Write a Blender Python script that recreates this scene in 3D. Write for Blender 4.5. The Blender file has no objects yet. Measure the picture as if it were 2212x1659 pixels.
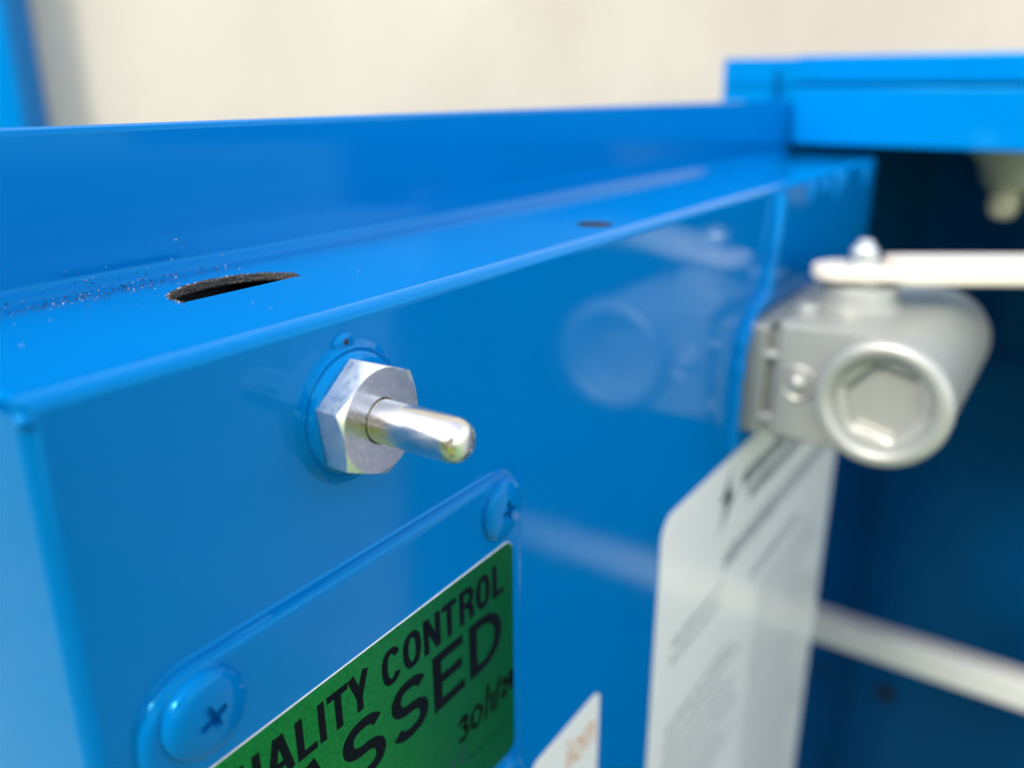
import bpy, bmesh, math, random
from mathutils import Vector, Matrix, noise
random.seed(7)
C = bpy.context.scene.collection
SC = bpy.context.scene
S = 0.001                                   # all dimensions below are millimetres

# ------------------------------------------------------------------ camera, sky, sun, exposure
cam_d = bpy.data.cameras.new('camera')
cam = bpy.data.objects.new('camera', cam_d); C.objects.link(cam)
SC.camera = cam
right = Vector((0.5596, -0.8288, 0.0)); upv = Vector((0.2717, 0.1834, 0.9447))
right.normalize(); back = right.cross(upv).normalized(); upv = back.cross(right)
M = Matrix((right, upv, back)).transposed().to_4x4()
M.translation = Vector((-103.13, -105.14, 56.6)) * S
cam.matrix_world = M
cam_d.sensor_width = 36.0
cam_d.lens = 36.0 * 1850.0 / 2212.0
cam_d.clip_start = 0.005; cam_d.clip_end = 200.0
cam_d.dof.use_dof = True
cam_d.dof.focus_distance = 0.164
cam_d.dof.aperture_fstop = 6.8
cam_d.dof.aperture_blades = 7

SUN = Vector((-0.785, 0.115, 0.612)).normalized()
w = bpy.data.worlds.new('World'); SC.world = w; w.use_nodes = True
nt = w.node_tree; bg = nt.nodes['Background']
sky = nt.nodes.new('ShaderNodeTexSky'); sky.sky_type = 'NISHITA'; sky.sun_disc = False
sky.sun_elevation = math.asin(SUN.z); sky.sun_rotation = math.atan2(SUN.x, SUN.y)
sky.dust_density = 1.0; sky.ozone_density = 0.0; sky.air_density = 1.0
hz = nt.nodes.new('ShaderNodeHueSaturation'); hz.inputs['Saturation'].default_value = 0.48      # thin white cloud over the whole sky
nt.links.new(sky.outputs[0], hz.inputs['Color']); nt.links.new(hz.outputs[0], bg.inputs[0]); bg.inputs[1].default_value = 0.15
sd = bpy.data.lights.new('sun', 'SUN'); sd.energy = 0.8; sd.angle = math.radians(10); sd.color = (1.0, 0.92, 0.80)
so = bpy.data.objects.new('sun', sd); C.objects.link(so)
so.rotation_euler = SUN.to_track_quat('Z', 'Y').to_euler(); so.location = (0, 0, 3)
SC.view_settings.view_transform = 'Standard'; SC.view_settings.look = 'None'
SC.view_settings.exposure = 2.03; SC.view_settings.gamma = 1.0

# ------------------------------------------------------------------ materials
def mat(name, base, rough=0.4, metal=0.0, coat=0.0, coat_rough=0.04, spec=0.5, coat_ior=1.5, tint=(1, 1, 1), var=0.0, var_scale=60.0,
        bump=0.0, bump_scale=300.0, rough_var=0.0, stretch=(1, 1, 1), base2=None, coat_bump=0.0, coat_bump_scale=120.0):
    m = bpy.data.materials.new(name); m.use_nodes = True
    n = m.node_tree.nodes; l = m.node_tree.links
    b = n['Principled BSDF']
    b.inputs['Base Color'].default_value = (*base, 1); b.inputs['Roughness'].default_value = rough
    b.inputs['Metallic'].default_value = metal; b.inputs['Coat Weight'].default_value = coat
    b.inputs['Coat IOR'].default_value = coat_ior; b.inputs['Specular Tint'].default_value = (*tint, 1)
    b.inputs['Coat Roughness'].default_value = coat_rough; b.inputs['Specular IOR Level'].default_value = spec
    tc = n.new('ShaderNodeTexCoord'); mp = n.new('ShaderNodeMapping'); mp.inputs['Scale'].default_value = stretch
    l.new(tc.outputs['Object'], mp.inputs['Vector'])
    def nz(scale, detail=4.0):
        t = n.new('ShaderNodeTexNoise'); t.inputs['Scale'].default_value = scale; t.inputs['Detail'].default_value = detail
        l.new(mp.outputs[0], t.inputs['Vector']); return t
    if var > 0 or base2:
        t = nz(var_scale, 6.0); r = n.new('ShaderNodeMapRange')
        r.inputs['From Min'].default_value = 0.32; r.inputs['From Max'].default_value = 0.68
        l.new(t.outputs[0], r.inputs['Value'])
        mx = n.new('ShaderNodeMix'); mx.data_type = 'RGBA'
        b2 = base2 or tuple(max(0, c * (1 - var)) for c in base)
        mx.inputs['A'].default_value = (*base, 1); mx.inputs['B'].default_value = (*b2, 1)
        l.new(r.outputs[0], mx.inputs['Factor']); l.new(mx.outputs['Result'], b.inputs['Base Color'])
    if rough_var > 0:
        t = nz(var_scale * 1.7, 5.0); r = n.new('ShaderNodeMapRange')
        r.inputs['From Min'].default_value = 0.3; r.inputs['From Max'].default_value = 0.7
        r.inputs['To Min'].default_value = max(0.02, rough - rough_var); r.inputs['To Max'].default_value = rough + rough_var
        l.new(t.outputs[0], r.inputs['Value']); l.new(r.outputs[0], b.inputs['Roughness'])
    if bump > 0:
        t = nz(bump_scale, 3.0); bp = n.new('ShaderNodeBump'); bp.inputs['Distance'].default_value = bump * S
        bp.inputs['Strength'].default_value = 1.0
        l.new(t.outputs[0], bp.inputs['Height']); l.new(bp.outputs[0], b.inputs['Normal'])
    if coat_bump > 0:
        t = nz(coat_bump_scale, 2.0); bp = n.new('ShaderNodeBump'); bp.inputs['Distance'].default_value = coat_bump * S
        l.new(t.outputs[0], bp.inputs['Height']); l.new(bp.outputs[0], b.inputs['Coat Normal'])
    return m

BLUE = (0.0, 0.152, 0.44)
paint = mat('blue_paint', BLUE, rough=0.09, spec=0.36, tint=(0.10, 0.72, 1.0), var=0.05, var_scale=25, rough_var=0.025,
            bump=0.035, bump_scale=55)
blue_shaded = mat('shaded_blue_paint', (0.0, 0.07, 0.25), rough=0.12, spec=0.4, tint=(0.1, 0.72, 1.0), var=0.1, var_scale=8)  # housing blue darkened so the colour carries the bay's shade
alu = mat('machined_aluminium', (0.88, 0.87, 0.83), rough=0.30, metal=0.92, var=0.10, var_scale=420, rough_var=0.07,
          bump=0.0, stretch=(1, 1, 0.25))
alu_face = mat('turned_face_shaded', (0.52, 0.54, 0.60), rough=0.24, metal=1.0, var=0.14, var_scale=500, rough_var=0.08)  # turned face, its shade and grey-blue reflection put into the colour
steel = mat('polished_steel', (0.88, 0.83, 0.75), rough=0.27, metal=1.0, var=0.12, var_scale=350, rough_var=0.08,
            stretch=(1, 0.25, 1))
zinc = mat('silver_cast_metal', (0.345, 0.35, 0.315), rough=0.42, metal=0.4, var=0.06, var_scale=60, bump=0.02, bump_scale=500)
bolt_m = mat('zinc_bolt', (0.62, 0.63, 0.62), rough=0.42, metal=0.9)
cream = mat('cream_lever_paint', (0.60, 0.55, 0.46), rough=0.35)
cream_dark = mat('cream_plastic', (0.50, 0.45, 0.31), rough=0.45)
white_bar = mat('white_bar_paint', (0.47, 0.47, 0.45), rough=0.35, var=0.04, var_scale=15)
label_w = mat('white_vinyl', (0.80, 0.765, 0.72), rough=0.22, spec=0.5, var=0.03, var_scale=20)
label_g = mat('grey_print', (0.30, 0.31, 0.31), rough=0.3)
label_k = mat('black_print', (0.015, 0.017, 0.018), rough=0.3)
orange_p = mat('orange_print', (0.62, 0.33, 0.17), rough=0.4)
green = mat('green_foil', (0.002, 0.17, 0.04), rough=0.22, metal=0.8, spec=0.15, base2=(0.015, 0.27, 0.08), var_scale=1800,
            bump=0.006, bump_scale=1600)
paper = mat('sticker_edge', (0.85, 0.84, 0.80), rough=0.5)
ink = mat('black_ink', (0.001, 0.002, 0.006), rough=0.4, spec=0.08)
pen = mat('pen_ink', (0.002, 0.004, 0.004), rough=0.6, spec=0.05)
grit_d = mat('dark_grit', (0.018, 0.017, 0.016), rough=0.6, base2=(0.075, 0.065, 0.058), var_scale=1500, bump=0.2, bump_scale=1500)
grit_l = mat('metal_flakes', (0.62, 0.60, 0.57), rough=0.35, metal=0.4, base2=(0.3, 0.28, 0.26), var_scale=250)
dark_in = mat('cavity_shade', (0.014, 0.014, 0.016), rough=0.7, base2=(0.03, 0.028, 0.026), var_scale=900, bump=0.15, bump_scale=1200)  # near-black colour standing in for shade inside the housing
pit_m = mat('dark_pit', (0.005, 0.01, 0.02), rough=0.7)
wall_m = mat('beige_render', (0.455, 0.42, 0.36), rough=0.85, base2=(0.38, 0.335, 0.285), var_scale=3.2, stretch=(1, 1, 0.35), bump=1.0, bump_scale=60)
lawn = mat('short_grass', (0.16, 0.27, 0.14), rough=0.95, base2=(0.21, 0.29, 0.16), var_scale=3.0, bump=2.0, bump_scale=40)

# ------------------------------------------------------------------ helpers
def tag(o, label=None, cat=None, group=None, kind=None):
    for k, v in (('label', label), ('category', cat), ('group', group), ('kind', kind)):
        if v: o[k] = v
    return o

def thing(name, loc, label, cat, group=None):
    o = bpy.data.objects.new(name, None); C.objects.link(o)
    o.location = Vector(loc) * S; o.empty_display_size = 0.01
    o['mm'] = loc
    return tag(o, label, cat, group)

def origin(parent):
    v = Vector((0, 0, 0))
    while parent is not None:
        v += parent.location; parent = parent.parent
    return v

def link_mesh(name, me, m, parent=None, at=None, angle=32, wn=True):
    """me is in world millimetres; it is scaled to metres and moved so the object's origin sits at `at`"""
    a = Vector(at) if at is not None else None
    po = origin(parent)
    if a is None: a = po / S
    me.transform(Matrix.Scale(S, 4) @ Matrix.Translation(-a))
    for p in me.polygons: p.use_smooth = True
    me.set_sharp_from_angle(angle=math.radians(angle))
    o = bpy.data.objects.new(name, me); C.objects.link(o)
    if m is not None: me.materials.clear(); me.materials.append(m)
    o.location = a * S - po
    if parent is not None: o.parent = parent
    if wn:
        md = o.modifiers.new('normals', 'WEIGHTED_NORMAL'); md.keep_sharp = True
    return o

def from_bm(bm, name):
    bmesh.ops.recalc_face_normals(bm, faces=bm.faces)
    me = bpy.data.meshes.new(name); bm.to_mesh(me); bm.free(); return me

def bm_box(x0, x1, y0, y1, z0, z1, bev=0.0, seg=3, bm=None):
    own = bm is None
    if own: bm = bmesh.new()
    v = [bm.verts.new((x, y, z)) for x in (x0, x1) for y in (y0, y1) for z in (z0, z1)]
    f = [bm.faces.new([v[i] for i in q]) for q in ((0, 1, 3, 2), (4, 6, 7, 5), (0, 4, 5, 1), (2, 3, 7, 6), (0, 2, 6, 4), (1, 5, 7, 3))]
    if bev > 0:
        es = list({e for q in f for e in q.edges})
        bmesh.ops.bevel(bm, geom=es, offset=bev, segments=seg, profile=0.5, affect='EDGES')
    return bm

def box(name, m, x0, x1, y0, y1, z0, z1, bev=0.0, parent=None, seg=3, at=None):
    x0, x1 = sorted((x0, x1)); y0, y1 = sorted((y0, y1)); z0, z1 = sorted((z0, z1))
    return link_mesh(name, from_bm(bm_box(x0, x1, y0, y1, z0, z1, bev, seg), name), m, parent, at)

def bm_prism(pts, axis, a0, a1, bev=0.0, seg=3):
    """extrude a closed 2-D outline along an axis; pts are (u, v) in the other two axes (in xyz order)"""
    bm = bmesh.new()
    def P(u, v, a):
        return {'x': (a, u, v), 'y': (u, a, v), 'z': (u, v, a)}[axis]
    A = [bm.verts.new(P(u, v, a0)) for u, v in pts]; B = [bm.verts.new(P(u, v, a1)) for u, v in pts]
    n = len(pts); caps = [bm.faces.new(A), bm.faces.new(B)]
    for i in range(n): bm.faces.new((A[i], A[(i + 1) % n], B[(i + 1) % n], B[i]))
    if bev > 0:
        es = [e for f in caps for e in f.edges]
        bmesh.ops.bevel(bm, geom=es, offset=bev, segments=seg, profile=0.5, affect='EDGES')
    return bm

def bm_lathe(profile, axis, c, n=64, bm=None, ang0=0.0):
    """profile = [(radius, position along axis)]; c = centre in the other two coordinates"""
    if bm is None: bm = bmesh.new()
    rings = []
    for r, a in profile:
        ring = []
        for i in range(n if r > 1e-6 else 1):
            t = ang0 + 2 * math.pi * i / n; u, v = c[0] + r * math.cos(t), c[1] + r * math.sin(t)
            ring.append(bm.verts.new({'x': (a, u, v), 'y': (u, a, v), 'z': (u, v, a)}[axis]))
        rings.append(ring)
    for A, B in zip(rings, rings[1:]):
        for i in range(n):
            j = (i + 1) % n
            if len(A) == 1 and len(B) == 1: continue
            if len(A) == 1: bm.faces.new((A[0], B[j], B[i]))
            elif len(B) == 1: bm.faces.new((A[i], A[j], B[0]))
            else: bm.faces.new((A[i], A[j], B[j], B[i]))
    return bm

def lathe(name, m, profile, axis, c, parent=None, n=64, at=None, angle=32):
    return link_mesh(name, from_bm(bm_lathe(profile, axis, c, n), name), m, parent, at, angle)

def rrect(x0, x1, z0, z1, r, inset=0.0, n=8):
    x0 += inset; x1 -= inset; z0 += inset; z1 -= inset; r = max(r - inset, 0.05)
    out = []
    for cx, cz, a in ((x1 - r, z1 - r, 0), (x0 + r, z1 - r, 90), (x0 + r, z0 + r, 180), (x1 - r, z0 + r, 270)):
        for i in range(n + 1):
            t = math.radians(a + 90 * i / n); out.append((cx + r * math.cos(t), cz + r * math.sin(t)))
    return out

def slab(name, m, rect, r, levels, parent=None, n=8):
    """rounded plate on the front panel: levels = [(inset, y)], closed at the front"""
    bm = bmesh.new(); prev = None
    for ins, y in levels:
        ring = [bm.verts.new((x, y, z)) for x, z in rrect(*rect, r, ins, n)]
        if prev:
            k = len(ring)
            for i in range(k): bm.faces.new((prev[i], prev[(i + 1) % k], ring[(i + 1) % k], ring[i]))
        prev = ring
    bm.faces.new(prev)
    return link_mesh(name, from_bm(bm, name), m, parent)

def boolean(me, cutters, solver='EXACT'):
    o = bpy.data.objects.new('tmp', me); C.objects.link(o); tmp = []
    for c in cutters:
        co = bpy.data.objects.new('tmpc', c); C.objects.link(co); tmp.append(co)
        md = o.modifiers.new('b', 'BOOLEAN'); md.object = co; md.operation = 'DIFFERENCE'; md.solver = solver
    dg = bpy.context.evaluated_depsgraph_get(); dg.update()
    res = bpy.data.meshes.new_from_object(o.evaluated_get(dg), depsgraph=dg)
    for t in tmp + [o]: bpy.data.objects.remove(t)
    return res

def tube_bm(path, radii, n=10, bm=None, squash=None):
    """tube along a 3-D path with a radius per point; squash=(axis,factor,plane) flattens it towards a plane"""
    if bm is None: bm = bmesh.new()
    P = [Vector(p) for p in path]; rings = []
    for i, p in enumerate(P):
        t = (P[min(i + 1, len(P) - 1)] - P[max(i - 1, 0)]).normalized()
        a = t.cross(Vector((0, 1, 0)));
        if a.length < 1e-3: a = t.cross(Vector((1, 0, 0)))
        a.normalize(); b = t.cross(a)
        ring = []
        for k in range(n):
            q = p + (a * math.cos(2 * math.pi * k / n) + b * math.sin(2 * math.pi * k / n)) * radii[i]
            ring.append(bm.verts.new(q))
        rings.append(ring)
    for A, B in zip(rings, rings[1:]):
        for k in range(n): bm.faces.new((A[k], A[(k + 1) % n], B[(k + 1) % n], B[k]))
    bm.faces.new(rings[0]); bm.faces.new(rings[-1])
    return bm

def ellipsoid_bm(c, r, bm=None, seg=20, rings=12):
    if bm is None: bm = bmesh.new()
    bmesh.ops.create_uvsphere(bm, u_segments=seg, v_segments=rings, radius=1.0,
                              matrix=Matrix.Translation(Vector(c)) @ Matrix.Diagonal((*r, 1)))
    return bm

def word_mesh(text, x0, x1, z0, z1, y, thick=0.05, bold=0.0, shear=0.0):
    """flat lettering fitted exactly to a box on a y = const plane, facing -Y (mm)"""
    cu = bpy.data.curves.new('word', 'FONT'); cu.body = text; cu.size = 1.0; cu.offset = bold; cu.shear = shear
    cu.resolution_u = 6; cu.extrude = 0.02
    o = bpy.data.objects.new('word', cu); C.objects.link(o)
    dg = bpy.context.evaluated_depsgraph_get(); dg.update()
    me = bpy.data.meshes.new_from_object(o.evaluated_get(dg), depsgraph=dg)
    bpy.data.objects.remove(o)
    xs = [v.co.x for v in me.vertices]; ys = [v.co.y for v in me.vertices]
    ax, bx, ay, by = min(xs), max(xs), min(ys), max(ys)
    for v in me.vertices:
        v.co = (x0 + (v.co.x - ax) / (bx - ax) * (x1 - x0), y if v.co.z < 0 else y - thick, z0 + (v.co.y - ay) / (by - ay) * (z1 - z0))
    return me

# ================================================================== THE SETTING
g = box('ground', lawn, -30000, 30000, -30000, 30000, -1600, -1500); tag(g, kind='structure')
sl = box('concrete_path', mat('path_concrete', (0.34, 0.33, 0.32), rough=0.9, base2=(0.27, 0.265, 0.26), var_scale=3.0), 1300, 9000, -12000, -900, -1499, -1490); tag(sl, kind='structure')
wl = thing('rendered_wall', (1600, 600, -1500), 'bright beige wall behind the blue machine, out of focus', 'wall')
n_w = Vector((0.83, 0.557, 0)).normalized(); t_w = Vector((0.557, -0.83, 0)).normalized()
w0 = Vector((-103, -105, 0)) + n_w * 1500
def wall_panel(s0, s1, dep0=0.0):
    bm = bmesh.new()
    q = []
    for d in (dep0, 90.0):
        for s in (s0, s1):
            for z in (-1500, 1900):
                p = w0 + t_w * s + n_w * d; q.append(bm.verts.new((p.x, p.y, z)))
    for f in ((0, 1, 3, 2), (4, 6, 7, 5), (0, 4, 5, 1), (2, 3, 7, 6), (0, 2, 6, 4), (1, 5, 7, 3)): bm.faces.new([q[i] for i in f])
    return from_bm(bm, 'wall_panel')
for s0, s1 in ((-4200, 4200),):
    link_mesh('wall_panel', wall_panel(s0, s1), wall_m, wl)

# blue post in front of the wall, at the left edge of the view
pt = thing('square_post', (612, 1340, -1500), 'tall blue post standing in front of the beige wall', 'post')
pr = w0 - n_w * 83 + t_w * -778
def post_bm(wd, z0, z1, bev):
    bm = bmesh.new(); bm_box(-wd, 0, 0, wd, z0, z1, bev, 3, bm)
    bm.transform(Matrix.Translation((pr.x, pr.y, 0)) @ Matrix(((t_w.x, n_w.x, 0, 0), (t_w.y, n_w.y, 0, 0), (0, 0, 1, 0), (0, 0, 0, 1))))
    return from_bm(bm, 'post')
link_mesh('shaft', post_bm(80, -1490, 1500, 5), paint, pt)
link_mesh('foot_plate', post_bm(120, -1500, -1490, 1), paint, pt)

# ================================================================== BLUE HOUSING
X0, X1, ZT, DEP = -55.5, 410.0, 20.0, 46.5
hs = thing('steel_housing', (177, 25, -420), 'glossy blue sheet steel housing with ledge and upright flange', 'machine housing')
bm = bm_box(X0, X1, 0, DEP, -430, ZT)
def edge_is(e, fx=None, fy=None, fz=None):
    return all((f is None) or abs(getattr(v.co, a) - f) < 1e-4 for v in e.verts for a, f in (('x', fx), ('y', fy), ('z', fz)))
big = [e for e in bm.edges if edge_is(e, fy=0, fz=ZT) or edge_is(e, fx=X0, fy=0)]
bmesh.ops.bevel(bm, geom=big, offset=2.7, segments=10, profile=0.5, affect='EDGES')
sm = [e for e in bm.edges if edge_is(e, fx=X0, fz=ZT)]
bmesh.ops.bevel(bm, geom=sm, offset=1.2, segments=4, profile=0.5, affect='EDGES')
sm = [e for e in bm.edges if edge_is(e, fx=X1)]
bmesh.ops.bevel(bm, geom=sm, offset=0.8, segments=3, profile=0.5, affect='EDGES')
body = from_bm(bm, 'housing_shell')
cav = from_bm(bm_box(X0 + 3, X1 - 3, 3, DEP - 1.5, -426, ZT - 1.5), 'cav')
slot = [(-11.8, 27.7), (16.5, 27.7)] + [(2.35 + 14.3 * math.cos(t), 27.7 + 11.3 * math.sin(t) ** 0.8) for t in [math.pi * i / 18 for i in range(1, 18)]]
c1 = from_bm(bm_prism(slot, 'z', ZT - 8, ZT + 5), 'c1')
hole = [(111.3 + 5.2 * math.cos(2 * math.pi * i / 32), 11.6 + 5.2 * math.sin(2 * math.pi * i / 32)) for i in range(32)]
c2 = from_bm(bm_prism(hole, 'z', ZT - 8, ZT + 5), 'c2')
# seam between the ledge and the end panel
c3 = from_bm(bm_box(X0 - 3, X0 + 2.0, 2.4, DEP + 3, 17.6, 19.4), 'c3')
shell = boolean(body, [cav, c1, c2, c3])
sh = link_mesh('housing_shell', shell, paint, hs)
sh.data.materials.append(dark_in)                 # cavity faces coloured near-black to hold the shade inside
for p in sh.data.polygons:
    c = (sh.matrix_basis @ p.center + hs.location) / S
    if X0 + 2.8 < c.x < X1 - 2.8 and 2.8 < c.y < DEP - 1.2 and -427 < c.z < ZT - 0.3: p.material_index = 1
# upright flange with a bend radius at its foot
rf = 3.4; prof = []
for i in range(9):
    t = math.radians(90 * i / 8); prof.append((DEP + rf * math.sin(t), ZT + rf - rf * math.cos(t)))
prof += [(DEP + rf, 48.6), (DEP + rf + 0.5, 49.6), (DEP + rf + 1.4, 50.0), (DEP + rf + 2.2, 49.7), (DEP + rf + 2.6, 49.0), (DEP + rf + 2.6, 12.0), (DEP, 12.0)]
link_mesh('upright_flange', from_bm(bm_prism(prof, 'x', X0 - 60, X1), 'flange'), paint, hs)
# weld bead with its runs of paint
def bead(path, r, wob, name, n=60):
    P = [Vector(p) for p in path]; pts = []; rad = []
    for i in range(n):
        f = i / (n - 1) * (len(P) - 1); k = min(int(f), len(P) - 2); p = P[k].lerp(P[k + 1], f - k)
        pts.append(p + Vector((noise.noise(p * 0.13) * wob, 0, 0))); rad.append(r * (1 + 0.22 * noise.noise(p * 0.12 + Vector((7, 3, 1)))))
    return link_mesh(name, from_bm(tube_bm(pts, rad, 14), name), paint, hs)
bead([(241, 0, 17), (238, 0, 0), (233, 0, -22), (220, 0, -27), (211, 0, -36), (207.5, 0, -56), (208, 0, -80)], 3.6, 0.5, 'weld_bead')
for c_, r_ in [((244, 0, 11), (5.0, 3.4, 6.0)), ((242.5, 0, 3), (3.0, 2.4, 5.0))] + [((x, 0.4, 15.0 - h * 0.45), (4.5, 2.4, h)) for x, h in ((287, 6), (332, 9), (341, 5), (388, 7), (310, 4))]:
    link_mesh('paint_run', from_bm(ellipsoid_bm(c_, r_), 'paint_run'), paint, hs)
# small weld blob on the near top corner
link_mesh('corner_weld', from_bm(ellipsoid_bm((X0 + 0.9, 1.4, 17.0), (1.3, 1.4, 1.2)), 'cw'), paint, hs)
# rough torch-cut lip along the back of the half-moon slot
lip = bmesh.new(); rows = []
NL = 150
for i in range(NL):
    t = math.pi * (0.03 + 0.86 * (1 - i / (NL - 1)))
    bx, by = 2.35 + 14.3 * math.cos(t), 27.7 + 11.3 * math.sin(t) ** 0.8
    col = []
    for j in range(9):
        z = ZT + 0.12 - j * 0.17
        d = 0.28 * noise.noise(Vector((i * 0.55, j * 0.8, 3.0))) + 0.16 * noise.noise(Vector((i * 1.7, j * 1.9, 9.0)))
        up = (0.28 * random.random() ** 3 if j == 0 else 0)
        nx, ny = math.cos(t), math.sin(t)
        col.append(lip.verts.new((bx - nx * (0.25 + d) + (0.0 if j else nx * 0.7), by - ny * (0.25 + d) + (0.0 if j else ny * 0.7), z + up + (0.08 if j == 1 else 0))))
    rows.append(col)
for A, B in zip(rows, rows[1:]):
    for j in range(8): lip.faces.new((A[j], B[j], B[j + 1], A[j + 1]))
link_mesh('cut_lip', from_bm(lip, 'lip'), grit_d, hs, wn=False, angle=25)

# loose grit along the bend and the slot
gb = bmesh.new(); gl = bmesh.new()
def chip(bmm, p, r):
    k = [p + Vector((random.uniform(-1, 1), random.uniform(-1, 1), random.uniform(-.4, .8))) * r for _ in range(5)]
    v = [bmm.verts.new(q) for q in k]
    for f in ((0, 1, 2), (0, 2, 3), (0, 3, 1), (4, 2, 1), (4, 3, 2), (4, 1, 3)): bmm.faces.new([v[i] for i in f])
def surf(x, y):
    """point on the ledge, the bend or the flange for an unrolled distance y"""
    if y < DEP: return Vector((x, y, ZT))
    a = (y - DEP) / rf
    if a < math.pi / 2: return Vector((x, DEP + rf * math.sin(a), ZT + rf - rf * math.cos(a)))
    return Vector((x, DEP + rf, ZT + rf + (y - DEP - rf * math.pi / 2)))
for i in range(560):
    x = random.triangular(-48, 22, -14)
    y = random.gauss(47.0 + (x + 14) * 0.05, 2.4)
    if y > 49: y = 49 + (y - 49) * 1.6
    r = 0.07 + 0.3 * random.random() ** 2.4
    chip(gl if random.random() < 0.34 else gb, surf(x, y) + Vector((0, -0.02, 0.05)), r)
for i in range(300):
    t = math.pi * random.uniform(0.3, 1.02)
    x, y = 2.35 + 14.6 * math.cos(t), 27.7 + 11.6 * max(0, math.sin(t)) ** 0.8 + abs(random.gauss(0, 0.35))
    chip(gl if random.random() < 0.35 else gb, Vector((x, y - 0.25, ZT + 0.15)), 0.09 + 0.26 * random.random() ** 2)
for i in range(60):
    chip(gl, Vector((random.uniform(-50, 60), random.uniform(6, 40), ZT + 0.05)), 0.07 + 0.09 * random.random() ** 2)
for i in range(60):      # dust stuck to the front panel and plate
    chip(gl, Vector((random.uniform(-40, 70), -0.03 if random.random() < 0.4 else -2.02, random.uniform(-46, -31))), 0.08 + 0.13 * random.random() ** 2)
for bmm, nm, mm in ((gb, 'dark_grit', grit_d), (gl, 'pale_grit', grit_l)):
    o = link_mesh(nm, from_bm(bmm, nm), mm, None, at=(0, 40, 20), wn=False, angle=10); tag(o, kind='stuff')

# ================================================================== SPRING PLUNGER
CX, CZ = 0.2, 1.2
pl = thing('spring_plunger', (CX, 0, CZ), 'bright metal hex plunger with a rounded pin sticking out of the blue panel', 'plunger')
lathe('weld_collar', paint, [(13.6, 0.2), (13.0, -0.25), (12.4, -0.75), (12.05, -1.25), (11.75, -1.15), (11.6, -1.0), (11.4, -1.2), (11.2, -1.75), (10.6, -2.3), (9.5, -2.5), (4, -2.5)], 'y', (CX, CZ), pl, n=80, angle=60)
R = 11.05; YB, YF = -2.3, -8.0
bm = bmesh.new(); a0 = math.radians(98.5); per = 10
def hexr(th):
    k = (th - a0) % (math.pi / 3); return R * math.cos(math.pi / 6) / math.cos(k - math.pi / 6)
TH = [a0 + 2 * math.pi * i / (6 * per) for i in range(6 * per)]
rc = 9.55
def ring_h(fn): return [bm.verts.new((CX + fn(t)[0] * math.cos(t), fn(t)[1], CZ + fn(t)[0] * math.sin(t))) for t in TH]
rings = [ring_h(lambda t: (hexr(t) - 0.5, YB)), ring_h(lambda t: (hexr(t), YB - 0.35)),
         ring_h(lambda t: (hexr(t), YF + max(0.02, (hexr(t) - rc) * 0.56))),
         ring_h(lambda t: (rc, YF)), ring_h(lambda t: (rc - 0.08, YF)), ring_h(lambda t: (4.35, YF)), ring_h(lambda t: (4.2, YF + 0.15)), ring_h(lambda t: (4.2, YF + 5))]
for A, B in zip(rings, rings[1:]):
    for i in range(len(TH)): bm.faces.new((A[i], A[(i + 1) % len(TH)], B[(i + 1) % len(TH)], B[i]))
hexo = link_mesh('hex_body', from_bm(bm, 'hex'), alu, pl, angle=20)
hexo.data.materials.append(alu_face)
for p in hexo.data.polygons:
    c = p.center / S
    if p.normal.y < -0.97 and abs(c.y - YF) < 0.2: p.material_index = 1
pr_ = [(4.0, -3.0)] + [(4.0, -8.0 - i * 1.0) for i in range(15)]
yc = -22.9
for i in range(1, 15):
    t = math.radians(90 * i / 14); pr_.append((4.0 * math.cos(t) ** 0.72 if i < 14 else 0.0, yc - 4.0 * math.sin(t) ** 0.86))
lathe('pin', steel, pr_, 'y', (CX, CZ), pl, n=64, angle=60)
dp = ellipsoid_bm((CX - 0.5, -0.1, CZ + 12.9), (2.9, 0.75, 2.0))
link_mesh('paint_drip', from_bm(dp, 'dp'), paint, pl)
link_mesh('pin_hole', from_bm(ellipsoid_bm((CX - 0.5, -0.78, CZ + 13.3), (0.6, 0.22, 0.6)), 'ph'), pit_m, pl)

# ================================================================== COVER PLATE WITH SCREWS
PX0, PX1, PZ0, PZ1 = -49.0, 54.3, -128.0, -28.3
cp = thing('cover_plate', (2.6, 0, PZ0), 'blue cover plate screwed below the plunger, four painted cross-head screws', 'cover plate')
slab('panel', paint, (PX0, PX1, PZ0, PZ1), 10.5,
     [(-0.8, 0.05), (-0.4, -0.12), (-0.1, -0.35), (0.0, -0.8), (0.15, -1.25), (0.5, -1.75), (1.1, -2.08), (1.8, -2.2), (2.3, -2.2)], cp, n=14)
PY = -2.2
def screw_mesh():
    pf = [(7.9, 0.05), (7.65, -0.12), (7.55, -0.45), (7.5, -1.0), (7.15, -1.55), (6.5, -1.95), (5.6, -2.25), (4.4, -2.5), (3.0, -2.68), (1.5, -2.77), (0.0, -2.8)]
    me = from_bm(bm_lathe([(0.0, 0.05)] + pf, 'y', (0, 0), 56), 'screw')
    for k in range(4):          # four wings of the cross recess
        a = math.radians(22 + 90 * k); d = Vector((math.cos(a), 0, math.sin(a))); p = Vector((-math.sin(a), 0, math.cos(a)))
        def q(r, wd, y): return [d * r + p * wd + Vector((0, y, 0)), d * r - p * wd + Vector((0, y, 0))]
        cut = bmesh.new()
        v = [cut.verts.new(x) for x in q(-0.55 + 0.01 * k, 0.95, -5) + q(3.7, 0.8, -5) + q(-0.55 + 0.01 * k, 0.7, -0.7 - 0.02 * k) + q(1.8, 0.5, -0.7 - 0.02 * k)]
        for f in ((0, 1, 3, 2), (4, 6, 7, 5), (0, 4, 5, 1), (2, 3, 7, 6), (0, 2, 6, 4), (1, 5, 7, 3)): cut.faces.new([v[i] for i in f])
        me = boolean(me, [from_bm(cut, 'cut')])
    return me
sm_ = screw_mesh()
first = link_mesh('screw', sm_, paint, cp, at=(0, 0, 0), angle=38)
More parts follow.
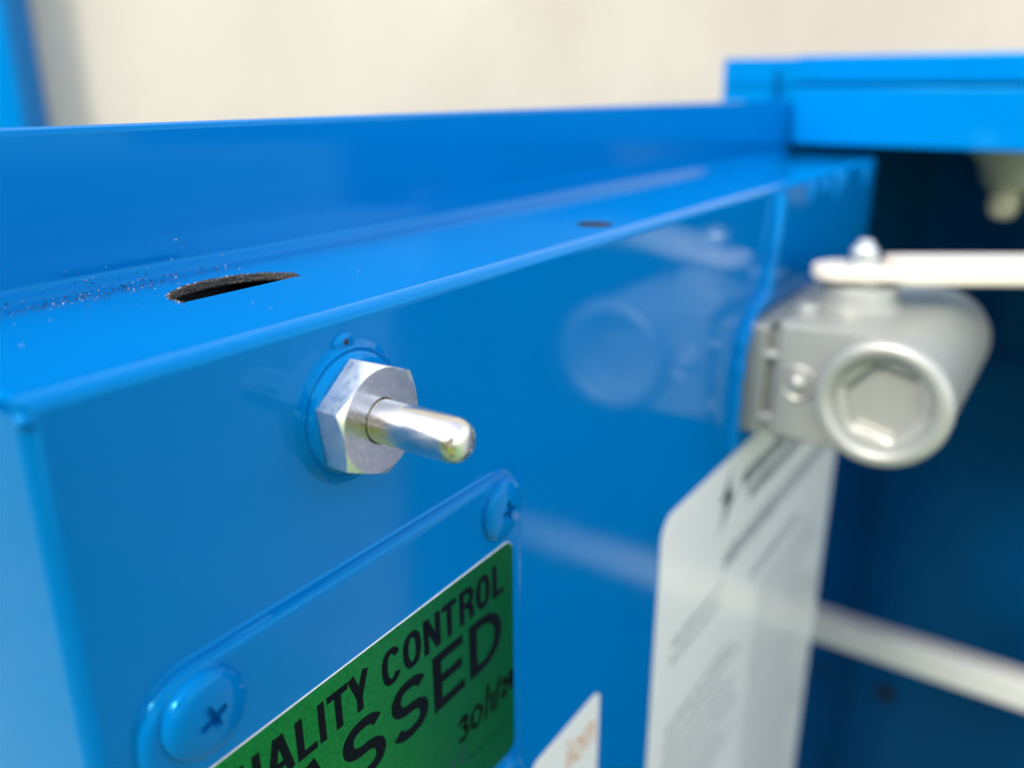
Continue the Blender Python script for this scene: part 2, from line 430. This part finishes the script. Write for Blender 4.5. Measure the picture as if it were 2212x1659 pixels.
spots = [(-38.2, -37.2, 0), (44.4, -36.6, 14), (45.3, -118.5, 50), (-38.0, -118.5, 75)]
for i, (x, z, a) in enumerate(spots):
    o = first if i == 0 else first.copy()
    if i: C.objects.link(o)
    o.parent = cp; o.location = Vector((x - 2.6, PY, z - PZ0)) * S; o.rotation_euler = (0, math.radians(a), 0)

# ================================================================== GREEN STICKER
TILT = Matrix.Translation((2, 0, -48)) @ Matrix.Rotation(math.radians(-1.0), 4, 'Y') @ Matrix.Translation((-2, 0, 48))
qs = thing('quality_sticker', (2.5, PY, -110), 'green foil sticker reading QUALITY CONTROL PASSED on the cover plate', 'sticker')
def on_sticker(me): me.transform(TILT); return me
SR = (-45.0, 49.2, -110.8, -47.3)
def slab_bm(rect, r, levels, n=8, cap=True):
    bm = bmesh.new(); prev = None
    for ins, y in levels:
        ring = [bm.verts.new((x, y, z)) for x, z in rrect(*rect, r, ins, n)]
        if prev:
            k = len(ring)
            for i in range(k): bm.faces.new((prev[i], prev[(i + 1) % k], ring[(i + 1) % k], ring[i]))
        prev = ring
    if cap: bm.faces.new(prev)
    return bm
link_mesh('backing', on_sticker(from_bm(slab_bm(SR, 3.4, [(0, PY - 0.01), (0, PY - 0.22), (0.13, PY - 0.30), (0.2, PY - 0.30)]), 'bk')), paper, qs)
link_mesh('foil', on_sticker(from_bm(slab_bm(SR, 3.4, [(0.12, PY - 0.29), (0.14, PY - 0.325), (0.4, PY - 0.33)]), 'fo')), green, qs)
YI = PY - 0.335
def glyph(bm, ch, x0, x1, z0, z1, w, wh, y, thick=0.03):
    """a grotesque capital drawn from stroked paths inside a box; w = stem, wh = bar thickness"""
    W, H = x1 - x0, z1 - z0; h, k = w / 2, wh / 2; top_y = [y - thick]
    def stroke(pts, closed=False, ww=None):
        top_y[0] -= 0.006
        P = [Vector((a, b)) for a, b in pts]; n = len(P); L, Rr = [], []
        for i, p in enumerate(P):
            a = P[(i - 1) % n] if (closed or i) else None; b = P[(i + 1) % n] if (closed or i < n - 1) else None
            d1 = (p - a).normalized() if a is not None else (b - p).normalized()
            d2 = (b - p).normalized() if b is not None else d1
            t = (d1 + d2).normalized(); nn = Vector((-t.y, t.x)); m = 1.0 / max(0.35, nn.dot(Vector((-d2.y, d2.x))))
            half = ww / 2 if ww else math.hypot(nn.x * h, nn.y * k)
            L.append(p + nn * half * m); Rr.append(p - nn * half * m)
        va = [[bm.verts.new((q.x, yy, q.y)) for yy in (y, top_y[0])] for q in L]; vb = [[bm.verts.new((q.x, yy, q.y)) for yy in (y, top_y[0])] for q in Rr]
        for i in range(n if closed else n - 1):
            j = (i + 1) % n
            bm.faces.new((va[i][1], va[j][1], vb[j][1], vb[i][1])); bm.faces.new((va[i][0], va[j][0], va[j][1], va[i][1])); bm.faces.new((vb[i][1], vb[j][1], vb[j][0], vb[i][0]))
    def arc(cx, cz, rx, rz, a, b, n=20, e=0.86):
        out = []
        for i in range(n + 1):
            t = math.radians(a + (b - a) * i / n); c, s_ = math.cos(t), math.sin(t)
            out.append((cx + rx * math.copysign(abs(c) ** e, c), cz + rz * math.copysign(abs(s_) ** e, s_)))
        return out
    xm, zm = (x0 + x1) / 2, (z0 + z1) / 2
    if ch in 'OQ':
        stroke(arc(xm, zm, W / 2 - h, H / 2 - k, 0, 351, 39), True)
        if ch == 'Q': stroke([(xm + W * 0.08, z0 + H * 0.26), (x1 - 0.02 * W, z0 - H * 0.04)], ww=w)
    elif ch == 'C': stroke(arc(xm, zm, W / 2 - h, H / 2 - k, 32, 328, 30))
    elif ch == 'U': stroke([(x0 + h, z1)] + arc(xm, z0 + H * 0.3, W / 2 - h, H * 0.3 - k, 180, 360, 18) + [(x1 - h, z1)])
    elif ch == 'A':
        stroke([(x0 + h * 0.9, z0), (xm - h * 0.35, z1)], ww=w); stroke([(xm + h * 0.35, z1), (x1 - h * 0.9, z0)], ww=w)
        stroke([(x0 + W * 0.24, z0 + H * 0.29), (x1 - W * 0.24, z0 + H * 0.29)], ww=wh)
    elif ch == 'L': stroke([(x0 + h, z0), (x0 + h, z1)]); stroke([(x0 + w, z0 + k), (x1, z0 + k)])
    elif ch == 'I': stroke([(xm, z0), (xm, z1)], ww=W)
    elif ch == 'T': stroke([(xm, z0), (xm, z1 - wh)]); stroke([(x0, z1 - k), (x1, z1 - k)])
    elif ch == 'Y':
        stroke([(xm, z0), (xm, z0 + H * 0.44)]); stroke([(xm, z0 + H * 0.38), (x0 + h * 1.05, z1)], ww=w); stroke([(xm, z0 + H * 0.38), (x1 - h * 1.05, z1)], ww=w)
    elif ch == 'N':
        stroke([(x0 + h, z0), (x0 + h, z1)]); stroke([(x1 - h, z0), (x1 - h, z1)]); stroke([(x0 + h, z1 - 0.05 * H), (x1 - h, z0 + 0.05 * H)], ww=w)
    elif ch in 'PR':
        zb = z0 + H * (0.42 if ch == 'R' else 0.38); stroke([(x0 + h, z0), (x0 + h, z1)]); rz = (z1 - zb) / 2 - k; rx = W * 0.42
        stroke([(x0 + w, z1 - k)] + arc(x1 - h - rx, (z1 + zb) / 2, rx, rz, 90, -90, 16, 0.9) + [(x0 + w, zb + k)])
        if ch == 'R': stroke([(x0 + W * 0.55, zb + k), (x1 - h * 1.3, zb - H * 0.08), (x1 - h * 0.95, z0)], ww=w)
    elif ch == 'E':
        stroke([(x0 + h, z0), (x0 + h, z1)])
        for zz, f in ((z1 - k, 0.97), (zm + H * 0.02, 0.92), (z0 + k, 1.0)): stroke([(x0 + w, zz), (x0 + W * f, zz)])
    elif ch == 'D':
        stroke([(x0 + h, z0), (x0 + h, z1)]); rx = W * 0.58
        stroke([(x0 + w, z1 - k)] + arc(x1 - h - rx, zm, rx, H / 2 - k, 90, -90, 26, 0.9) + [(x0 + w, z0 + k)])
    elif ch == 'S':
        r1 = H * 0.25 - k * 0.5
        top = arc(xm, z1 - k - r1, W / 2 - h * 1.15, r1, 22, 262, 22, 0.9); bot = arc(xm, z0 + k + r1, W / 2 - h, r1, 82, -160, 22, 0.9)
        stroke(top + bot)
def line_of(letters, z0, z1, w, wh, name='letter'):
    for ch, a, b in letters:                     # each printed letter is a piece of its own
        bm = bmesh.new(); glyph(bm, ch, a, b, z0, z1, w, wh, YI)
        me = from_bm(bm, name); on_sticker(me); link_mesh(name, me, ink, qs, wn=False)
line_of([('Q', -41.4, -35.4), ('U', -34.4, -29.2), ('A', -28.3, -22.0), ('L', -21.2, -16.4), ('I', -15.7, -14.0), ('T', -13.3, -7.8), ('Y', -7.8, -1.9)], -60.0, -51.2, 1.75, 1.45)
line_of([('C', 1.7, 7.5), ('O', 8.2, 14.0), ('N', 14.9, 20.6), ('T', 21.2, 26.4), ('R', 27.5, 33.0), ('O', 33.8, 39.3), ('L', 40.4, 44.8)], -60.0, -51.2, 1.75, 1.45)
line_of([('P', -40.5, -28.6), ('A', -26.6, -12.4), ('S', -10.8, 1.4), ('S', 3.4, 15.4), ('E', 17.3, 28.6), ('D', 30.7, 43.8)], -77.0, -62.2, 3.0, 2.35)
def word(text, x0, x1, z0, z1, m=ink, name='lettering', bold=0.0, par=qs, y=YI, shear=0.0, tilt=True, thick=0.03):
    me = word_mesh(text, x0, x1, z0, z1, y, thick, bold, shear)
    if tilt: on_sticker(me)
    return link_mesh(name, me, m, par, wn=False)
dgp = mat('dark_green_print', (0.0, 0.03, 0.04), rough=0.3)
for ch, a, b in (('D', 12.0, 15.4), ('A', 16.2, 20.4), ('T', 21.2, 24.8), ('E', 25.9, 28.9)):
    bm = bmesh.new(); glyph(bm, ch, a, b, -98.6, -94.4, 0.62, 0.5, YI); me = from_bm(bm, 'letter'); on_sticker(me); link_mesh('letter', me, dgp, qs, wn=False)
rl = bm_box(29.0, 46.6, YI - 0.02, YI, -99.5, -99.25)
link_mesh('rule', on_sticker(from_bm(rl, 'rl')), ink, qs)
def strokes(lists, r, name, m, par):
    b = bmesh.new()
    for pts in lists:
        P = []
        for i in range(len(pts) - 1):
            for k in range(5): P.append(Vector((*pts[i], 0)).lerp(Vector((*pts[i + 1], 0)), k / 5))
        P.append(Vector((*pts[-1], 0)))
        for _ in range(2): P = [P[0]] + [(P[i - 1] + P[i] * 2 + P[i + 1]) / 4 for i in range(1, len(P) - 1)] + [P[-1]]
        L = []; Rr = []
        for i, p in enumerate(P):
            t = (P[min(i + 1, len(P) - 1)] - P[max(i - 1, 0)]).normalized(); nn = Vector((-t.y, t.x, 0)) * r * (0.75 + 0.35 * noise.noise(p * 0.8))
            L.append(b.verts.new((p.x + nn.x, YI - 0.012, p.y + nn.y))); Rr.append(b.verts.new((p.x - nn.x, YI - 0.012, p.y - nn.y)))
        for i in range(len(P) - 1): b.faces.new((L[i], L[i + 1], Rr[i + 1], Rr[i]))
    me = from_bm(b, name); on_sticker(me)
    o = link_mesh(name, me, m, par, wn=False)
    sd_ = o.modifiers.new('s', 'SOLIDIFY'); sd_.thickness = 0.00002
    return o
hw = [[(25.6, -86.6), (27.6, -85.4), (29.2, -86.6), (27.4, -88.2), (29.4, -89.6), (28.0, -91.8), (25.6, -91.2)],
      [(32.6, -86.0), (30.6, -87.6), (31.0, -91.0), (33.4, -91.6), (35.0, -88.6), (34.0, -86.2), (32.4, -86.2)],
      [(37.8, -82.6), (36.4, -92.4)], [(39.4, -86.0), (39.0, -92.0)], [(42.6, -83.6), (40.6, -92.6)],
      [(43.2, -86.6), (44.8, -85.6), (45.6, -87.2), (43.4, -91.0), (46.0, -90.6)],
      [(48.0, -85.0), (46.6, -88.6), (48.4, -88.4)], [(48.2, -85.2), (47.9, -91.2)]]
strokes(hw, 0.95, 'handwriting', pen, qs)

# ================================================================== SMALL WHITE STICKER
ws = thing('small_white_sticker', (83, 0, -190), 'small white sticker with pale orange print below the green one', 'sticker')
link_mesh('backing', from_bm(slab_bm((62, 103.2, -192, -127.6), 4.0, [(0, -0.01), (0, -0.25), (0.2, -0.32), (0.4, -0.32)]), 'b'), label_w, ws)
word('ion', 82.5, 100.0, -145.5, -133.5, m=orange_p, par=ws, y=-0.325, tilt=False, bold=0.01)

# ================================================================== LARGE WHITE LABEL
lb = thing('instruction_label', (275, 0, -430), 'large white label with blurred rows of grey print under the valve', 'label')
link_mesh('backing', from_bm(slab_bm((145.5, 404, -428, -85.8), 9, [(0, -0.01), (0, -0.4), (0.3, -0.55), (0.6, -0.55)]), 'b'), label_w, lb)
def marks(name, m, rows, hgap=0.5):
    b = bmesh.new()
    for x0, x1, z0, z1 in rows:
        x = x0
        while x < x1:
            wd = min(random.uniform(2.0, 9.0), x1 - x)
            if wd > 0.8:
                hh = (z1 - z0) * random.uniform(0.0, 0.18)
                bm_box(x, x + wd, -0.585, -0.555, z0, z1 - hh, bm=b)
            x += wd + random.uniform(0.8, 2.4)
    return tag(link_mesh(name, from_bm(b, name), m, lb, wn=False), kind='stuff')
bolt = [(214.5, -91.5), (202.0, -104.5), (210.5, -104.0), (203.8, -118.5), (221.5, -103.0), (212.0, -103.5)]
link_mesh('lightning_symbol', from_bm(bm_prism(bolt, 'y', -0.59, -0.555), 'lb'), label_k, lb, wn=False)
marks('title_print', mat('dark_grey_print', (0.09, 0.095, 0.10), rough=0.35), [(228, 330, -106.5, -99.0), (240, 345, -116.5, -110.5)])
marks('heading_print', label_g, [(214, 380, -140.5, -130.5), (255, 330, -166.5, -160.0)])
rows = []
for z in (-144.5, -152.5): rows.append((162, 214, z - 3.6, z))
for i in range(9): rows.append((160, random.uniform(225, 262), -186 - i * 8.5 - 3.4, -186 - i * 8.5))
for i in range(24): rows.append((268 + random.uniform(-2, 2), random.uniform(350, 395), -176 - i * 9.5 - 3.6, -176 - i * 9.5))
for i in range(15): rows.append((160, random.uniform(215, 250), -275 - i * 8.5 - 3.4, -275 - i * 8.5))
marks('paragraph_print', label_g, rows)

# ================================================================== BALL VALVE
vv = thing('ball_valve', (262, -31, -76), 'silver grey valve block with round hex-socket plug bolted to the blue panel', 'valve')
box('mounting_flange', zinc, 216, 318, -9.5, 0.0, -76, -31, 2.0, vv)
box('neck', zinc, 221, 313, -14, -9.0, -72, -35, 0.5, vv)
cy, cz, cr = -54.0, -52.0, 23.2
prof = [(-13.2, -75.2), (-13.2, -28.8)]
for i in range(25):
    t = math.radians(90 - 180 * i / 24); prof.append((cy - cr * math.cos(t), cz + cr * math.sin(t)))
vb = from_bm(bm_prism(prof, 'x', 216, 316, 1.8, 3), 'vb')
cut = from_bm(bm_lathe([(0, 205), (17.5, 205), (17.5, 230), (0, 230)], 'x', (cy, cz), 48), 'cut')
link_mesh('valve_body', boolean(vb, [cut]), zinc, vv)
# plug: ring, sloping throat, hex socket
bm = bmesh.new(); N = 72
def ringx(fn): return [bm.verts.new((fn(2 * math.pi * i / N)[1], cy + fn(2 * math.pi * i / N)[0] * math.cos(2 * math.pi * i / N), cz + fn(2 * math.pi * i / N)[0] * math.sin(2 * math.pi * i / N))) for i in range(N)]
def hx(t, r):
    k = (t - math.radians(12)) % (math.pi / 3); return r * math.cos(math.pi / 6) / math.cos(k - math.pi / 6)
seq = [(23.6, 216.2), (23.9, 214.5), (23.9, 210.5), (23.3, 209.0), (21.8, 207.9), (20.2, 207.6), (19.0, 208.0), (17.6, 209.2), (16.6, 211.5), (16.0, 213.0)]
rg = [ringx(lambda t, r=r, x=x: (r, x)) for r, x in seq]
rg += [ringx(lambda t: (min(15.4, hx(t, 15.3)), 213.6)), ringx(lambda t: (hx(t, 14.6), 214.2)), ringx(lambda t: (hx(t, 14.2), 218.2)), ringx(lambda t: (hx(t, 13.2), 218.7))]
for A, B in zip(rg, rg[1:]):
    for i in range(N): bm.faces.new((A[i], A[(i + 1) % N], B[(i + 1) % N], B[i]))
bm.faces.new(rg[-1])
link_mesh('socket_plug', from_bm(bm, 'plug'), zinc, vv, angle=35)
lathe('face_screw', zinc, [(7.2, 216.3), (7.0, 215.0), (6.2, 214.4), (5.2, 214.9), (4.6, 215.6), (4.0, 214.2), (2.6, 213.0), (0, 212.5)], 'x', (-22.8, -51.5), vv, n=32)
for z in (-43, -69):
    bmx = bm_lathe([(2.6, -8.5), (2.6, -14)], 'y', (219.0, z), 20)
    link_mesh('flange_bolt', from_bm(bmx, 'fb'), zinc, vv)
lathe('stem_boss', zinc, [(17.5, -29.5), (17, -27.2), (15, -26.6), (14.4, -21.5), (13.5, -20.4), (8, -20.2), (7.8, -17.5)], 'z', (262, -31), vv, n=48)
for x, y in ((236, -18), (288, -20)):
    lathe('top_screw', zinc, [(4.6, -29.2), (4.6, -26.4), (3.8, -25.4), (2.2, -25.2), (2.0, -26.4), (0, -26.4)], 'z', (x, y), vv, n=24)
# lever: flat plate with a dipped grip
dl = Vector((0.545, -0.838, 0.0)).normalized(); dn = Vector((-dl.y, dl.x, 0))
def lever_outline(a0, a1, hw_, rnd0, rnd1):
    pts = []
    for i in range(13):
        t = math.radians(90 + 180 * i / 12); pts.append((a0 + rnd0 + rnd0 * math.cos(t), hw_ * math.sin(t)))
    for i in range(13):
        t = math.radians(-90 + 180 * i / 12); pts.append((a1 - rnd1 + rnd1 * math.cos(t), hw_ * math.sin(t)))
    return [((262 + dl.x * a + dn.x * b), (-31 + dl.y * a + dn.y * b)) for a, b in pts]
lv = link_mesh('lever', from_bm(bm_prism(lever_outline(-20, 40, 10, 10, 2), 'z', -18.2, -12.2, 1.6, 3), 'lv'), cream, vv)
gp = link_mesh('grip', from_bm(bm_prism(lever_outline(10.5, 170, 11.5, 3, 11), 'z', -19.2, -9.6, 2.6, 4), 'gp'), cream, lv)
lathe('lever_nut', bolt_m, [(7.2, -12.4), (7.2, -11.4), (5.6, -11.2), (5.6, -6.6), (5.0, -5.4), (3.6, -5.0), (3.4, -3.2), (2.6, -2.4), (0, -2.2)], 'z', (262, -31), lv, n=12, angle=25)

# ================================================================== FRAME RAIL
fr = thing('frame_rail', (420, -100, 25), 'bright blue folded rail running across behind the housing', 'rail')
box('rail_beam', paint, 414, 446, -600, 93, 25, 72, 1.5, fr)
box('cover_strip', paint, 410.6, 413.8, -600, 49, 25.6, 56.4, 1.0, fr)
box('top_lip', paint, 410.6, 413.8, -600, 49, 58.6, 73.0, 1.0, fr)
box('end_lip', paint, 412.6, 413.8, 49.1, 92.4, 57.6, 72.2, 0.5, fr)

# ================================================================== EQUIPMENT BAY
by = thing('equipment_bay', (720, -250, -1500), 'dark blue recessed bay beyond the end of the housing', 'bay')
box('side_panel', blue_shaded, 411, 1000, 58, 61, -1490, 66, 0.5, by)
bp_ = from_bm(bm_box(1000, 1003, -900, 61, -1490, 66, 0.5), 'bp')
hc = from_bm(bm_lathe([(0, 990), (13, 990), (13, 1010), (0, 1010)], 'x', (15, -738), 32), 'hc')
link_mesh('rear_panel', boolean(bp_, [hc]), blue_shaded, by)
box('bay_light_blocker', blue_shaded, 447, 999.6, -332, -329, -1490, 61.5, 0.5, by)  # added out of view to keep ambient light off the bay
box('roof_panel', blue_shaded, 446.3, 999.7, -900, 57.7, 62, 65, 0.5, by)
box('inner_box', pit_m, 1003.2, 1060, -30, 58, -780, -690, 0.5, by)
wb = thing('white_bar', (530, -200, -356), 'white painted square bar crossing the dark bay', 'bar')
box('bar_tube', white_bar, 520, 541, -320, 57.6, -368, -344, 2.5, wb)
ft = thing('cream_fitting', (484, -66, 0), 'cream plastic fitting with two nipples hanging under the rail', 'fitting')
lathe('bell', cream_dark, [(40, 61.5), (40, 30), (38, 23), (30, 16), (27, 8), (25.5, 2), (24, 0.5), (14, 0), (0, 0)], 'z', (490, -70), ft, n=40)
lathe('nipple', cream_dark, [(9.5, 0.5), (8, -1), (8.8, -6), (8.6, -11), (6.0, -16), (0, -17.5)], 'z', (482, -59), ft, n=24)
lathe('nipple', cream_dark, [(7, 0.5), (6.4, -1), (6.6, -4), (5.8, -7), (4.0, -9), (0, -9.5)], 'z', (486, -77), ft, n=24)

# ================================================================== THE PHOTOGRAPHER (seen only mirrored in the bright metal)
vest_m = mat('hi_vis_fabric', (0.85, 1.0, 0.01), rough=0.8)
trouser_m = mat('navy_cloth', (0.02, 0.025, 0.045), rough=0.9); shirt_m = mat('grey_shirt', (0.25, 0.25, 0.26), rough=0.9)
skin_m = mat('skin', (0.50, 0.30, 0.21), rough=0.5); hair_m = mat('dark_hair', (0.02, 0.014, 0.01), rough=0.6)
strip_m = mat('reflective_strip', (0.6, 0.6, 0.6), rough=0.4); shoe_m = mat('black_boot', (0.015, 0.015, 0.016), rough=0.5)
FP = n_w.copy(); RP = t_w.copy(); PO = Vector((-103.13, -105.14, -1500)) - FP * 455
ps = thing('person', tuple(PO), 'person in a yellow hi-vis vest holding a phone towards the blue machine', 'person')
def PL(r, f, u): return PO + RP * r + FP * f + Vector((0, 0, u))
def skinned(name, verts, edges, m, root=0, lev=2):
    me = bpy.data.meshes.new(name); me.from_pydata([PL(*v[:3]) for v in verts], edges, [])
    o = bpy.data.objects.new(name, me); C.objects.link(o)
    me.transform(Matrix.Scale(S, 4) @ Matrix.Translation(-PO)); o.parent = ps
    sk = o.modifiers.new('skin', 'SKIN'); lay = me.skin_vertices[0].data
    for i, v in enumerate(verts):
        rr = v[3] if isinstance(v[3], tuple) else (v[3], v[3]); lay[i].radius = (rr[0] * S, rr[1] * S); lay[i].use_root = (i == root)
    sk.use_smooth_shade = True
    sb = o.modifiers.new('sub', 'SUBSURF'); sb.levels = sb.render_levels = lev
    me.materials.append(m); return o
V = [(0, 0, 930, (150, 110)), (0, 0, 1130, (140, 100)), (0, -5, 1330, (165, 105)), (0, 10, 1475, 58), (0, 35, 1540, (72, 84)), (0, 45, 1625, (78, 94)), (0, 35, 1700, (60, 74))]
Ed = [(i, i + 1) for i in range(6)]
for sd_ in (-1, 1):
    b = len(V)
    V += [(sd_ * 95, 0, 880, 95), (sd_ * 108, 18, 490, 60), (sd_ * 112, 0, 95, 42), (sd_ * 122, 150, 35, 36)]; Ed += [(0, b), (b, b + 1), (b + 1, b + 2), (b + 2, b + 3)]
    b = len(V)
    V += [(sd_ * 195, 0, 1405, 60), (sd_ * 262, 120, 1215, 46), (sd_ * 128, 330, 1445, 31), (sd_ * 108, 372, 1490, (34, 22))]; Ed += [(2, b), (b, b + 1), (b + 1, b + 2), (b + 2, b + 3)]
    hnd = b + 3
    for k, ln in enumerate((0, 1, 2, 3)):                       # four fingers behind the phone, thumb below
        q = len(V); L = (34, 38, 36, 29)[k]
        V += [(sd_ * (100 - k * 2), 398, 1500 + k * 17 - 20, 9.5), (sd_ * (84 - k), 398 + L * 0.75, 1506 + k * 17 - 20, 8.5), (sd_ * (66 - k), 398 + L * 0.9, 1508 + k * 17 - 20, 7.5)]
        Ed += [(hnd, q), (q, q + 1), (q + 1, q + 2)]
    q = len(V); V += [(sd_ * 92, 372, 1466, 11), (sd_ * 74, 388, 1478, 9.5)]; Ed += [(hnd, q), (q, q + 1)]
skinned('body', V, Ed, skin_m)
tv = [(0, 0, 960, (158, 118))]; te = []
for sd_ in (-1, 1):
    b = len(tv); tv += [(sd_ * 95, 0, 870, 105), (sd_ * 108, 18, 490, 76), (sd_ * 112, 0, 110, 66)]; te += [(0, b), (b, b + 1), (b + 1, b + 2)]
skinned('trousers', tv, te, trouser_m)
tv = [(0, -5, 1340, (170, 112))]; te = []
for sd_ in (-1, 1):
    b = len(tv); tv += [(sd_ * 195, 0, 1405, 72), (sd_ * 262, 120, 1215, 58), (sd_ * 150, 295, 1408, 44)]; te += [(0, b), (b, b + 1), (b + 1, b + 2)]
skinned('shirt_sleeves', tv, te, shirt_m)
def torso(name, m, levels, grow=0.0):
    bm = bmesh.new(); prev = None
    for u, a, d, f in levels:
        ring = [bm.verts.new(PL((a + grow) * math.copysign(abs(math.cos(t)) ** 0.8, math.cos(t)), f + (d + grow) * math.copysign(abs(math.sin(t)) ** 0.8, math.sin(t)), u)) for t in [2 * math.pi * i / 40 for i in range(40)]]
        if prev:
            for i in range(40): bm.faces.new((prev[i], prev[(i + 1) % 40], ring[(i + 1) % 40], ring[i]))
        prev = ring
    return link_mesh(name, from_bm(bm, name), m, ps)
torso('vest', vest_m, [(860, 195, 150, 0), (1000, 190, 150, 0), (1150, 182, 148, 5), (1300, 198, 150, 5), (1400, 205, 130, 0), (1450, 150, 100, 0), (1478, 82, 72, 5)])
torso('reflective_band', strip_m, [(960, 191, 150, 0), (1010, 190, 150, 0)], 2.5)
torso('reflective_band', strip_m, [(1120, 184, 148, 5), (1170, 184, 148, 5)], 2.5)
bm = bmesh.new(); bmesh.ops.create_uvsphere(bm, u_segments=24, v_segments=14, radius=1.0)
bm.transform(Matrix.Translation(PL(0, 22, 1665)) @ Matrix(((RP.x, FP.x, 0, 0), (RP.y, FP.y, 0, 0), (0, 0, 1, 0), (0, 0, 0, 1))) @ Matrix.Diagonal((88, 98, 92, 1)))
link_mesh('hair', from_bm(bm, 'hair'), hair_m, ps)
for sd_ in (-1, 1):
    link_mesh('eye', from_bm(ellipsoid_bm(PL(sd_ * 32, 128, 1612), (11, 11, 7)), 'eye'), label_w, ps)
    link_mesh('ear', from_bm(ellipsoid_bm(PL(sd_ * 80, 38, 1598), (12, 14, 28)), 'ear'), skin_m, ps)
    link_mesh('boot', from_bm(ellipsoid_bm(PL(sd_ * 118, 60, 45), (62, 120, 45)), 'boot'), shoe_m, ps)
link_mesh('nose', from_bm(ellipsoid_bm(PL(0, 140, 1578), (14, 18, 24)), 'nose'), skin_m, ps)
link_mesh('mouth', from_bm(ellipsoid_bm(PL(0, 126, 1536), (24, 8, 5)), 'mouth'), mat('lips', (0.40, 0.16, 0.13), rough=0.45), ps)
ph = thing('phone', (-140, -130, 40), 'black phone held up by the person in the vest', 'phone')
bm = bm_box(-112, 38, -50, 28, 6.0, 14.0, 3.5, 3)
bm.transform(Matrix.Translation((-103.13, -105.14, 56.6)) @ Matrix((right, upv, back)).transposed().to_4x4())
link_mesh('case', from_bm(bm, 'case'), shoe_m, ph)

# tall leafy screen added outside the frame to block low sky light
hd = bmesh.new(); cols = []
NX, NZ = 90, 26
for i in range(NX + 1):
    row = []
    for j in range(NZ + 1):
        y = -3200 + 15000 * i / NX; v = j / NZ
        z = -1500 + 4700 * min(1, v / 0.8); x = -7000 - (max(0, v - 0.8) / 0.2) * 1500
        nn = noise.noise(Vector((y * 0.0016, z * 0.0016, 2))) * 330 + noise.noise(Vector((y * 0.006, z * 0.006, 5))) * 150
        row.append(hd.verts.new((x + nn, y, z + nn * 0.8 * (v > 0.5))))
    cols.append(row)
for A, B in zip(cols, cols[1:]):
    for j in range(NZ): hd.faces.new((A[j], B[j], B[j + 1], A[j + 1]))
sky_screen = link_mesh('sky_screen', from_bm(hd, 'sky_screen'), mat('screen_leaves', (0.035, 0.085, 0.02), rough=0.8, base2=(0.07, 0.13, 0.03), var_scale=9, bump=30, bump_scale=18), None, at=(-7500, 4300, -1500), wn=False, angle=15)
tag(sky_screen, 'tall leafy green screen added out of view to block low sky light', 'sky_screen')

vv.location += Vector((-2.0, 0.0, 1.3)) * S      # the valve sits a touch higher on its pad
